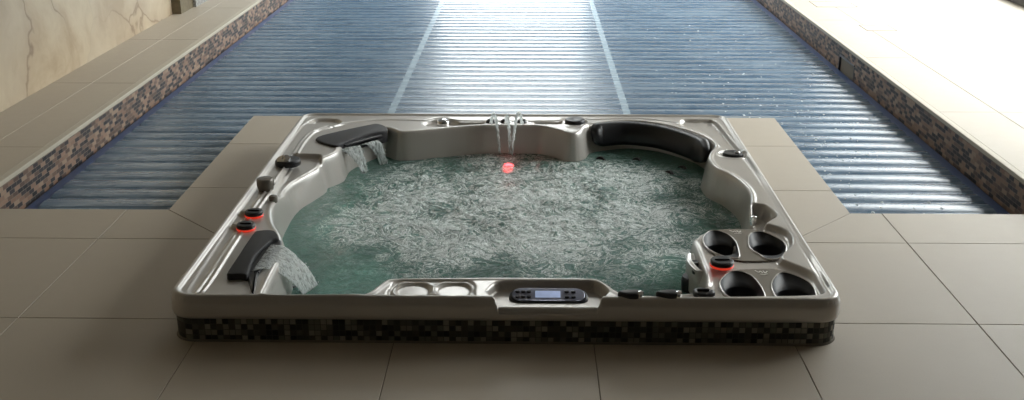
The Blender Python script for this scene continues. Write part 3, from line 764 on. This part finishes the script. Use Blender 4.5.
# --- fittings
def P1(l): return l[0]
def part(name, bm, mat, root=None, sharp=35, label=None):
    o = obj(name, bm, mat, root or tub, True, sharp)
    if label: o['label'] = label
    return o
def disc_knob(x, y, z, r, hgt, ring=None, cap=MAT['black'], name='control_knob', grip=True, label=None):
    bm = bmesh.new()
    lathe(bm, [(r*0.98, 0), (r, hgt*0.25), (r*0.99, hgt*0.7), (r*0.9, hgt*0.93), (r*0.7, hgt), (r*0.42, hgt*0.93), (0.001, hgt*0.9)], (x, y, z), seg=36, cap0=True)
    if grip:
        # raised finger bar across the top
        box(bm, x-r*0.62, x+r*0.62, y-r*0.16, y+r*0.16, z+hgt*0.8, z+hgt*1.22, r*0.06)
    k = part(name, bm, cap, label=label)
    if ring:
        bm = bmesh.new()
        lathe(bm, [(r*0.9, -hgt*0.45), (r*1.0, -hgt*0.45), (r*1.03, -hgt*0.1), (r*0.99, hgt*0.02), (r*0.9, hgt*0.02)], (x, y, z), seg=36)
        part('light_ring', bm, MAT[ring], k, label='glowing red ring')
    return k
# large black dial, left side
x, y = P1([(-1.0946, 4.6922)])
k = disc_knob(x, y, 0.158, 0.058, 0.028, label='large black diverter dial', grip=False)
bm = bmesh.new(); lathe(bm, [(0.026, 0), (0.026, 0.010), (0.018, 0.014), (0.001, 0.012)], (x-0.012, y-0.022, 0.186), (-0.2, -0.7, 1), 24, 1.2, 0.9, cap0=True); part('cap', bm, MAT['chrome'], k)
# smoked grey air knob and its small neighbour
x, y = P1([(-1.1136, 4.3335)])
bm = bmesh.new(); lathe(bm, [(0.030, 0), (0.033, 0.010), (0.038, 0.03), (0.038, 0.050), (0.033, 0.058), (0.02, 0.060), (0.001, 0.060)], (x, y, 0.155), seg=10, cap0=True)
part('air_knob', bm, MAT['smoke'], label='smoky grey air control knob')
x, y = P1([(-1.0510, 4.1967)])
bm = bmesh.new(); lathe(bm, [(0.016, 0), (0.018, 0.02), (0.015, 0.028), (0.001, 0.030)], (x, y, 0.155), seg=20, cap0=True); part('air_knob', bm, MAT['smoke'])
# two red-lit knobs on the left
for px in ([(-1.0868, 4.0142)], [(-1.0833, 3.8714)]):
    disc_knob(px[0][0], px[0][1], 0.170, 0.036, 0.017, 'led')
# red-lit knob beside the cup holders
px = P1([(0.6924, 3.5698)]); disc_knob(px[0], px[1], 0.158, 0.042, 0.018, 'led')
# rear knobs
px = P1([(0.2407, 5.4043)]); disc_knob(px[0], px[1], 0.146, 0.053, 0.038, grip=False, label='black round dial at the rear edge')
px = P1([(-0.4411, 5.4032)])
bm = bmesh.new(); lathe(bm, [(0.034, 0), (0.036, 0.012), (0.030, 0.026), (0.016, 0.034), (0.001, 0.035)], (px[0], px[1], 0.145), seg=28, cap0=True); part('air_knob', bm, MAT['chrome'], label='dark chrome air knob')
px = RRKNOB
disc_knob(px[0], px[1], 0.142, 0.048, 0.030, grip=False)
bm = bmesh.new(); lathe(bm, [(0.013, 0), (0.013, 0.008), (0.008, 0.012), (0.001, 0.012)], (px[0]+0.018, px[1]-0.01, 0.167), seg=24, cap0=True); part('cap', bm, MAT['chrome'])
# fountain jets at the rear
for s_ in ([(-0.1933, 5.4128)], [(-0.1183, 5.4140)], [(-0.0328, 5.4153)]):
    cx, cy = s_[0]
    bm = bmesh.new(); lathe(bm, [(0.024, -0.02), (0.030, 0.002), (0.027, 0.018), (0.018, 0.028), (0.009, 0.031), (0.007, 0.024)], (cx, cy, 0.148), (0, -0.85, 0.6), 24, cap0=True, cap1=True)
    j = part('fountain_jet', bm, MAT['black'])
    bm = bmesh.new(); lathe(bm, [(0.029, -0.004), (0.033, 0.0), (0.029, 0.004)], (cx, cy, 0.148), (0, -0.85, 0.6), 24); part('bezel', bm, MAT['chrome'], j)
# front-edge valves
for px, r in (([(0.3426, 3.2743)], 0.034), ([(0.4684, 3.2762)], 0.036)):
    cx, cy = px[0]
    bm = bmesh.new()
    pts = smooth_poly([(cx-0.044, cy), (cx-0.02, cy-0.020), (cx+0.022, cy-0.022), (cx+0.030, cy), (cx+0.022, cy+0.020), (cx-0.02, cy+0.018)], 5)
    slab(bm, pts, 0.158, 0.184, 0.010)
    k = part('air_valve', bm, MAT['black'])
    bm = bmesh.new(); lathe(bm, [(0.016, -0.006), (0.018, 0.002), (0.016, 0.010), (0.001, 0.011)], (cx+0.030, cy-0.006, 0.170), (1, -0.3, 0.1), 20, cap0=True); part('end_cap', bm, MAT['chrome'], k)
px = P1([(0.5845, 3.3007)]); 
bm = bmesh.new()
slab(bm, smooth_poly([(px[0]+0.037*math.cos(a)*(1+0.10*math.cos(3*a)), px[1]+0.030*math.sin(a)*(1+0.10*math.cos(3*a))) for a in [2*math.pi*k/12 for k in range(12)]], 3), 0.145, 0.176, 0.010)
k = part('diverter_knob', bm, MAT['black'])
bm = bmesh.new(); box(bm, px[0]-0.02, px[0]+0.02, px[1]-0.006, px[1]+0.006, 0.173, 0.184, 0.003); part('grip', bm, MAT['black'], k)

# cup holders: two bronze panels, each with two black leaf-shaped cups
PAN = [smooth_poly([(0.6600, 3.8116), (0.6761, 3.8944), (0.7272, 3.9376), (0.8150, 3.9518), (0.9115, 3.9298), (0.9711, 3.8317), (0.9570, 3.7174), (0.9006, 3.6424), (0.8071, 3.6261), (0.7580, 3.6337), (0.6888, 3.6749)], 5),
       smooth_poly([(0.6605, 3.4245), (0.6897, 3.5063), (0.7432, 3.5514), (0.8800, 3.5625), (0.9304, 3.5189), (0.9773, 3.4168), (0.9754, 3.3471), (0.9526, 3.2951), (0.8373, 3.2832), (0.7216, 3.2829), (0.6667, 3.3104)], 5)]
CUPS = [([(0.6668, 3.8321), (0.6904, 3.8998), (0.7274, 3.9269), (0.7686, 3.8853), (0.7846, 3.8035), (0.7763, 3.6953), (0.7613, 3.6524), (0.7107, 3.6752), (0.6700, 3.7421)], [(0.7276, 3.7875)]),
        ([(0.8355, 3.8144), (0.8589, 3.8972), (0.9083, 3.9138), (0.9639, 3.8164), (0.9533, 3.7173), (0.9141, 3.6548), (0.8721, 3.6448), (0.8516, 3.6869), (0.8297, 3.7446)], [(0.9022, 3.7902)]),
        ([(0.6625, 3.4161), (0.6860, 3.4845), (0.7330, 3.5334), (0.7819, 3.4947), (0.7983, 3.3851), (0.7822, 3.2885), (0.7066, 3.2913), (0.6675, 3.3343)], [(0.7335, 3.4008)]),
        ([(0.8358, 3.4022), (0.8622, 3.4786), (0.9067, 3.5229), (0.9690, 3.4461), (0.9723, 3.3552), (0.9453, 3.2927), (0.8515, 3.2873), (0.8339, 3.3289)], [(0.9073, 3.3789)])]
for i, pp in enumerate(PAN):
    bm = bmesh.new(); g_ = 0.003
    ax0, ax1, ay0, ay1 = min(p[0] for p in pp)-g_, max(p[0] for p in pp)+g_, min(p[1] for p in pp)-g_, max(p[1] for p in pp)+g_
    XX, YY = np.meshgrid(np.arange(ax0, ax1, g_), np.arange(ay0, ay1, g_), indexing='ij')
    sp_ = sdf(pp, XX, YY); sc_ = np.maximum(sdf(CUPO[2*i], XX, YY), sdf(CUPO[2*i+1], XX, YY))
    ok = (sp_ > -0.003) & (sc_ < 0.002); VV = {}
    for a_i in range(XX.shape[0]):
        for b_i in range(XX.shape[1]):
            if ok[a_i, b_i]: VV[a_i, b_i] = bm.verts.new((XX[a_i, b_i], YY[a_i, b_i], 0.1445-0.008*float(1-sst(-0.003, 0.003, sp_[a_i, b_i]))))
    for (a_i, b_i) in list(VV):
        q_ = [VV.get((a_i, b_i)), VV.get((a_i+1, b_i)), VV.get((a_i+1, b_i+1)), VV.get((a_i, b_i+1))]
        if all(q_): bm.faces.new(q_)
    pan = part('cup_holder_panel', bm, MAT['bronze'], label='bronze grey panel with pale printed mark')
    # pale mark printed on the panel between the cups: a squiggle of short strokes
    mc = ([(0.8049, 3.9142)], [(0.8270, 3.5247)])[i][0]
    bm = bmesh.new()
    for pts in ([(-0.022, 0.018), (-0.012, 0.0), (-0.004, 0.012), (0.002, -0.004)], [(0.006, 0.014), (0.010, -0.006), (0.020, 0.012)], [(-0.010, -0.014), (0.004, -0.018), (0.018, -0.012)]):
        for a, b in zip(pts[:-1], pts[1:]):
            a = Vector((a[0]+mc[0], a[1]+mc[1], 0)); b = Vector((b[0]+mc[0], b[1]+mc[1], 0)); t = (b-a).normalized(); w = Vector((-t.y, t.x, 0))*0.0022
            loft(bm, [[(p.x, p.y, z) for p in (a-w, b-w, b+w, a+w)] for z in (0.1435, 0.1456)])
    part('printed_mark', bm, MAT['mark'], pan)
for outl, hc in CUPS:
    op = smooth_poly(outl, 5); hx_, hy_ = hc[0]; r0 = 0.056
    bm = bmesh.new()
    n = len(op)
    circ = []
    for x, y in op:
        a = math.atan2(y-hy_, x-hx_); circ.append((hx_+r0*math.cos(a), hy_+r0*math.sin(a)))
    lip = inset(op, 0.004)
    mid = [((a[0]*0.45+b[0]*0.55), (a[1]*0.45+b[1]*0.55)) for a, b in zip(lip, circ)]
    sm = lambda k: [(hx_+(x-hx_)*k, hy_+(y-hy_)*k) for x, y in circ]
    loft(bm, [[(x, y, 0.1420) for x, y in inset(op, -0.001)], [(x, y, 0.1465) for x, y in op], [(x, y, 0.1470) for x, y in inset(op, 0.002)], [(x, y, 0.1440) for x, y in lip],
              [(x, y, 0.128) for x, y in mid], [(x, y, 0.122) for x, y in circ], [(x, y, 0.118) for x, y in sm(0.97)], [(x, y, 0.085) for x, y in sm(0.9)], [(x, y, 0.080) for x, y in sm(0.8)]], False, True)
    cup = part('cup_holder', bm, MAT['cupblack'], sharp=60)
    bm = bmesh.new()
    q0, q1, q2, q3 = inset(op, -0.005), inset(op, -0.003), inset(op, 0.0), inset(op, 0.003)
    loft(bm, [[(x, y, 0.1420) for x, y in q0], [(x, y, 0.1475) for x, y in q1], [(x, y, 0.1485) for x, y in q2], [(x, y, 0.1440) for x, y in q3]], False, False)
    part('cup_rim', bm, MAT['shell'], cup)

# control panel
u0, u1 = P1([(-0.0621, 3.3249)]), P1([(0.2040, 3.3290)])
cxp = (u0[0]+u1[0])/2; wp = (u1[0]-u0[0])/2; cyp = u0[1]
def capsule(cx, cy, hw, hr, n=12):
    out = []
    for k in range(n+1):
        a = -math.pi/2+math.pi*k/n; out.append((cx+hw-hr+hr*math.cos(a), cy+hr*math.sin(a)))
    for k in range(n+1):
        a = math.pi/2+math.pi*k/n; out.append((cx-hw+hr+hr*math.cos(a), cy+hr*math.sin(a)))
    return out
tilt = lambda x, y: (y-cyp)*0.30
bm = bmesh.new(); slab(bm, capsule(cxp, cyp, wp, 0.040), 0.112, 0.143, 0.008, tilt); cp = part('control_panel', bm, MAT['navy'], label='dark oval control panel with grey face')
bm = bmesh.new(); slab(bm, capsule(cxp, cyp+0.003, wp-0.010, 0.031), 0.138, 0.1455, 0.003, tilt); part('face_plate', bm, MAT['panelgrey'], cp)
bm = bmesh.new(); slab(bm, [(cxp-0.045, cyp-0.014), (cxp+0.040, cyp-0.014), (cxp+0.040, cyp+0.018), (cxp-0.045, cyp+0.018)], 0.141, 0.1470, 0.001, tilt); part('display', bm, MAT['lcd'], cp)
for dx in (-0.104, -0.085, -0.066, 0.062, 0.084):
    for dy in (-0.011, 0.014):
        bm = bmesh.new(); lathe(bm, [(0.0078, 0), (0.0078, 0.004), (0.005, 0.0055), (0.0005, 0.0058)], (cxp+dx, cyp+dy, 0.1445+0.3*dy), seg=16, cap0=True); part('button', bm, MAT['navy'], cp)

# jets let into the inner wall of the cup-holder pod: curved bracket with two black jets
bm = bmesh.new()
pth = [P1([(0.5896, 3.6879)]), P1([(0.5819, 3.6318)]), P1([(0.5911, 3.5685)]), P1([(0.6038, 3.5333)]), P1([(0.6308, 3.5249)])]
pth = smooth_poly(pth, 5, False)
rings = []
for (x, y) in pth: rings.append([(x, y, 0.10), (x-0.006, y-0.003, 0.10), (x-0.006, y-0.003, 0.148), (x, y, 0.150), (x+0.012, y+0.006, 0.146)])
loft(bm, rings, True, True)
for p in pth[::5]: pass
br = part('jet_bracket', bm, MAT['shell'])
bm = bmesh.new()
o_ = smooth_poly([(0.5928, 3.7093), (0.6079, 3.7384), (0.6302, 3.7387), (0.6412, 3.6630), (0.6448, 3.5453), (0.6173, 3.5273), (0.5953, 3.5711), (0.5862, 3.6343)], 4); slab(bm, o_, 0.03, 0.128, 0.004); part('pod_ledge', bm, MAT['shell'])
for px in ([(0.6024, 3.6271)], [(0.6099, 3.5547)]):
    cx, cy = px[0]; bm = bmesh.new(); lathe(bm, [(0.024, 0), (0.026, 0.008), (0.018, 0.014), (0.001, 0.012)], (cx, cy, 0.128), seg=24, cap0=True, sy=0.9); part('jet', bm, MAT['black'], br)
bm = bmesh.new()
cx, cy = P1([(0.5974, 3.6512)]); lathe(bm, [(0.030, 0), (0.034, 0.06), (0.030, 0.075), (0.001, 0.078)], (cx, cy, 0.0), seg=24, cap0=True); part('filter_cap', bm, MAT['black'])
bm = bmesh.new(); px = P1([(0.9029, 4.0704)]); lathe(bm, [(0.012, 0), (0.014, 0.02), (0.012, 0.035), (0.001, 0.038)], (px[0], px[1], 0.115), seg=18, cap0=True); part('jet', bm, MAT['chrome'], label='chrome jet')
# wall jets at the water line
for px in ([(-0.6533, 5.2692)], [(-0.8873, 5.0038)], [(0.3633, 5.2306)], [(0.5438, 5.2168)], [(0.7537, 5.0910)], [(0.6803, 5.0121)], [(-0.8708, 3.6683)]):
    cx, cy = px[0]; d_ = Vector((tcx-cx, tcy-cy, 0)).normalized()
    bm = bmesh.new(); lathe(bm, [(0.030, -0.04), (0.032, 0.004), (0.024, 0.012), (0.012, 0.006), (0.001, 0.004)], (cx, cy, 0.004), (d_.x, d_.y, 0.9), 20, cap0=True); part('jet', bm, MAT['black'])

# pillows
# rear right headrest: soft pad swept along the basin edge
edge = smooth_poly([(0.3049, 5.3487), (0.3493, 5.4099), (0.5019, 5.4468), (0.6574, 5.3994), (0.7684, 5.3041), (0.8678, 5.1588), (0.8965, 5.0147)], 8, False)
rings = []
L = len(edge)
for i, (x, y) in enumerate(edge):
    a = Vector(edge[max(i-1, 0)]); b = Vector(edge[min(i+1, L-1)]); t = (b-a).normalized(); nrm = Vector((t.y, -t.x))
    if nrm.dot(Vector((tcx-x, tcy-y))) < 0: nrm = -nrm
    e = min(i, L-1-i)/5; k = min(1.0, 0.35+0.65*math.sqrt(min(1, e)))
    ring = []
    for aa in range(16):
        th = 2*math.pi*aa/16; ct, st = math.cos(th), math.sin(th)
        sq = lambda v: math.copysign(abs(v)**0.6, v)
        off_ = 0.030+0.034*sq(ct)*k; zz = 0.106+0.058*sq(st)*k
        off_ += (0.165-zz)*0.22-0.006
        ring.append((x+nrm.x*off_, y+nrm.y*off_, zz))
    rings.append(ring)
bm = bmesh.new(); loft(bm, rings); part('headrest_pillow', bm, MAT['black'], sharp=80, label='long curved black headrest pad')
# rear-left waterfall pillow
def spout(outline, mouth, z1, z0, name_label):
    bm = bmesh.new(); pp = smooth_poly(outline, 4)
    slab(bm, pp, z0, z1, 0.006)
    k = part('waterfall_pillow', bm, MAT['softblack'], sharp=50, label=name_label)
    bm = bmesh.new()
    a, b = Vector(mouth[0]), Vector(mouth[1]); t = (b-a).normalized(); nn = Vector((t.y, -t.x))
    if nn.dot(Vector((tcx-a.x, tcy-a.y))) < 0: nn = -nn
    for s0, s1, w in ((0, 1, 0.02),):
        for zz0, zz1 in ((z1-0.020, z1-0.013), (z1-0.040, z1-0.032)):
            q = [a-nn*0.03, b-nn*0.03, b+nn*w, a+nn*w]
            slab(bm, [(p.x, p.y) for p in q], zz0, zz1, 0.002)
    part('spout_lip', bm, MAT['black'], k)
    return a, b, nn
sp1 = spout([(-1.0379, 5.0621), (-0.9669, 5.1767), (-0.7889, 5.3350), (-0.7456, 5.3169), (-0.7169, 5.2711), (-0.7115, 5.2076), (-0.8014, 5.1351), (-0.8893, 5.0052), (-0.9229, 4.9467)], [(-0.8962, 5.0111), (-0.7395, 5.1846)], 0.172, 0.110, 'black wedge shaped waterfall pillow at the rear left')
sp2 = spout([(-1.0323, 3.3994), (-1.0335, 3.5814), (-1.0307, 3.7911), (-0.9928, 3.8123), (-0.9564, 3.8025), (-0.9269, 3.7371), (-0.9474, 3.7119), (-0.9653, 3.6294), (-0.9730, 3.5546), (-0.9677, 3.4739), (-0.9598, 3.3921), (-0.9866, 3.3959)], [(-0.9523, 3.4462), (-0.9257, 3.6735)], 0.184, 0.12, 'black wedge shaped waterfall pillow at the front left')
# lower black lip in front of the slot, running down to a point at the front
bm = bmesh.new(); slab(bm, smooth_poly([(-0.9637, 3.7166), (-0.9315, 3.7570), (-0.9072, 3.6881), (-0.9060, 3.6400), (-0.9281, 3.5925), (-0.9399, 3.5192), (-0.9310, 3.4143), (-0.9132, 3.2827), (-0.9254, 3.2985), (-0.9576, 3.3885), (-0.9722, 3.4481), (-0.9764, 3.5825)], 3), 0.09, 0.170, 0.005); part('spout_apron', bm, MAT['black'])

# ------------------------------------------------------------------ falling water
def sheet(name, a, b, c, d, zt, zb, label, rise=0.0, n=26, m=20, th=0.007, rough=0.006):
    "sheet of water: from segment a-b at height zt to segment d-c at zb"
    a, b, c, d = [Vector((p[0], p[1], 0)) for p in (a, b, c, d)]
    bm = bmesh.new(); F = []; Bk = []
    sd = random.random()*50
    for i in range(n+1):
        t = i/n; rowf = []; rowb = []
        for j in range(m+1):
            s_ = j/m
            top = a.lerp(b, s_); bot = d.lerp(c, s_)
            p = top.lerp(bot, t**0.9)
            z = zt+(zb-zt)*(t**1.9)+rise*math.sin(math.pi*min(1, t*1.6))*(1-t)
            nz = noise.noise(Vector((s_*9+sd, t*3.0, sd)))*rough*(0.3+t) + noise.noise(Vector((s_*26+sd, t*7.0, sd)))*rough*0.6
            thk = th*(0.35+0.65*math.sin(math.pi*min(1, max(0, s_)))**0.5)
            rowf.append(bm.verts.new((p.x+nz*0.5, p.y+nz*0.5, z+nz+thk/2))); rowb.append(bm.verts.new((p.x+nz*0.5, p.y+nz*0.5, z+nz-thk/2)))
        F.append(rowf); Bk.append(rowb)
    for i in range(n):
        for j in range(m):
            if t > 0.3 and False: continue
            bm.faces.new((F[i][j], F[i][j+1], F[i+1][j+1], F[i+1][j])); bm.faces.new((Bk[i+1][j], Bk[i+1][j+1], Bk[i][j+1], Bk[i][j]))
        for j in (0, m):
            bm.faces.new((F[i][j], F[i+1][j], Bk[i+1][j], Bk[i][j]))
    for i in (0, n):
        for j in range(m): bm.faces.new((F[i][j], F[i][j+1], Bk[i][j+1], Bk[i][j]))
    # droplets breaking off the edges
    for k in range(22):
        t = random.uniform(0.35, 1); s_ = random.choice((random.uniform(-0.08, 0.05), random.uniform(0.95, 1.08)))
        p = a.lerp(b, s_).lerp(d.lerp(c, s_), t**0.9); z = zt+(zb-zt)*(t**1.9)+random.uniform(-0.006, 0.01)
        bmesh.ops.create_icosphere(bm, subdivisions=1, radius=random.uniform(0.0015, 0.0035), matrix=Matrix.Translation((p.x, p.y, z)))
    o = obj(name, bm, MAT['fall']); tag(o, label, 'falling water'); return o
W2 = [(-0.9525, 3.4410), (-0.9437, 3.6801)]; L2 = [(-0.7777, 3.6699), (-0.8143, 3.5723)]
sheet('waterfall', W2[0], W2[1], L2[0], L2[1], 0.175, 0.024, 'broad white sheet of water pouring from the front left black spout', 0.006)
W1 = [(-0.9091, 4.9680), (-0.8240, 5.0433)]; L1 = [(-0.7782, 4.9934), (-0.8051, 4.9775)]
sheet('waterfall', W1[0], W1[1], L1[0], L1[1], 0.142, 0.024, 'left of the two thin waterfalls from the rear left black spout', 0.004, m=12)
W3 = [(-0.8118, 5.0603), (-0.7476, 5.1292)]; L3 = [(-0.6986, 5.1374), (-0.7314, 5.1207)]
sheet('waterfall', W3[0], W3[1], L3[0], L3[1], 0.142, 0.024, 'right of the two thin waterfalls from the rear left black spout', 0.004, m=12)
# fountain streams at the rear centre
for (s0, e0, lab, zpk) in (([(-0.1908, 5.3420)], [(-0.1446, 5.3136)], 'leftmost arcing fountain stream at the rear edge of the tub', 0.225),
                          ([(-0.1142, 5.3432)], [(-0.0930, 5.2972)], 'middle arcing fountain stream at the rear edge of the tub', 0.222),
                          ([(-0.0324, 5.3445)], [(-0.0822, 5.2633)], 'rightmost arcing fountain stream at the rear edge of the tub', 0.235)):
    (xa, ya), (xb, yb) = s0[0], e0[0]; pts = []; rad = []
    z0_, z1_ = 0.172, 0.024
    # parabola through start, peak height, end
    A = math.sqrt(zpk-z0_); B = math.sqrt(zpk-z1_); tp = A/(A+B)
    for k in range(41):
        t = k/40; z = zpk-(zpk-z0_)*((t-tp)/tp)**2 if t < tp else zpk-(zpk-z1_)*((t-tp)/(1-tp))**2
        w = 0.002*t*math.sin(k*1.9)
        pts.append((xa+(xb-xa)*t+w, ya+(yb-ya)*t, z)); rad.append(0.0085*(1-0.35*t)*(1+0.25*math.sin(k*2.3)))
    bm = bmesh.new(); tube(bm, pts, rad, 8, 0.2)
    for k in range(14):
        t = random.uniform(0.3, 1); i = int(t*40); p = pts[i]
        bmesh.ops.create_icosphere(bm, subdivisions=1, radius=random.uniform(0.0015, 0.003), matrix=Matrix.Translation((p[0]+random.uniform(-.012, .012), p[1]+random.uniform(-.01, .01), p[2])))
    tag(obj('fountain_stream', bm, MAT['fall']), lab, 'falling water', 'fountain streams at the rear edge')
# red lamp under the water
px = P1([(-0.1000, 5.1281)])
bm = bmesh.new(); lathe(bm, [(0.026, -0.02), (0.026, 0.004), (0.016, 0.010), (0.001, 0.012)], (px[0], px[1], 0.010), (0, -0.3, 1), 24, cap0=True)
part('underwater_lamp', bm, MAT['ledw'], label='red lamp glowing at the water line')

# ------------------------------------------------------------------ light: daylight through the windows
w = bpy.data.worlds.new('sky'); S.world = w; w.use_nodes = True; nt = w.node_tree; nt.nodes.clear()
out = nt.nodes.new('ShaderNodeOutputWorld')
g = N(nt, 'ShaderNodeTexCoord').outputs['Generated']
z = sep(nt, g)[2]
col = ramp(nt, M(nt, 'MULTIPLY_ADD', z, 0.5, 0.5), [(0.0, (0.14, 0.13, 0.11)), (0.5, (0.15, 0.16, 0.16)), (0.60, (0.18, 0.20, 0.21)), (0.655, (1.0, 0.98, 0.95)), (1.0, (0.88, 0.92, 0.96))])
bg = N(nt, 'ShaderNodeBackground', {'Color': col, 'Strength': 11.0})
nt.links.new(bg.outputs[0], out.inputs[0])

# ------------------------------------------------------------------ camera
cam = bpy.data.cameras.new('camera'); co_ = bpy.data.objects.new('camera', cam); COL.objects.link(co_)
cam.sensor_width = 36; cam.lens = 1084/1024*36; cam.clip_start = 0.05
p_ = 0.34536; a_ = 0.0156234
fw = Vector((-math.sin(a_)*math.cos(p_), math.cos(a_)*math.cos(p_), -math.sin(p_)))
rt = Vector((math.cos(a_), math.sin(a_), 0)); up = rt.cross(fw)
co_.matrix_world = Matrix(((rt.x, up.x, -fw.x, 0), (rt.y, up.y, -fw.y, 0), (rt.z, up.z, -fw.z, 1.68), (0, 0, 0, 1)))
S.camera = co_
vs = S.view_settings; vs.view_transform = 'Standard'; vs.look = 'None'; vs.gamma = 1; vs.use_curve_mapping = False; vs.exposure = 0.12
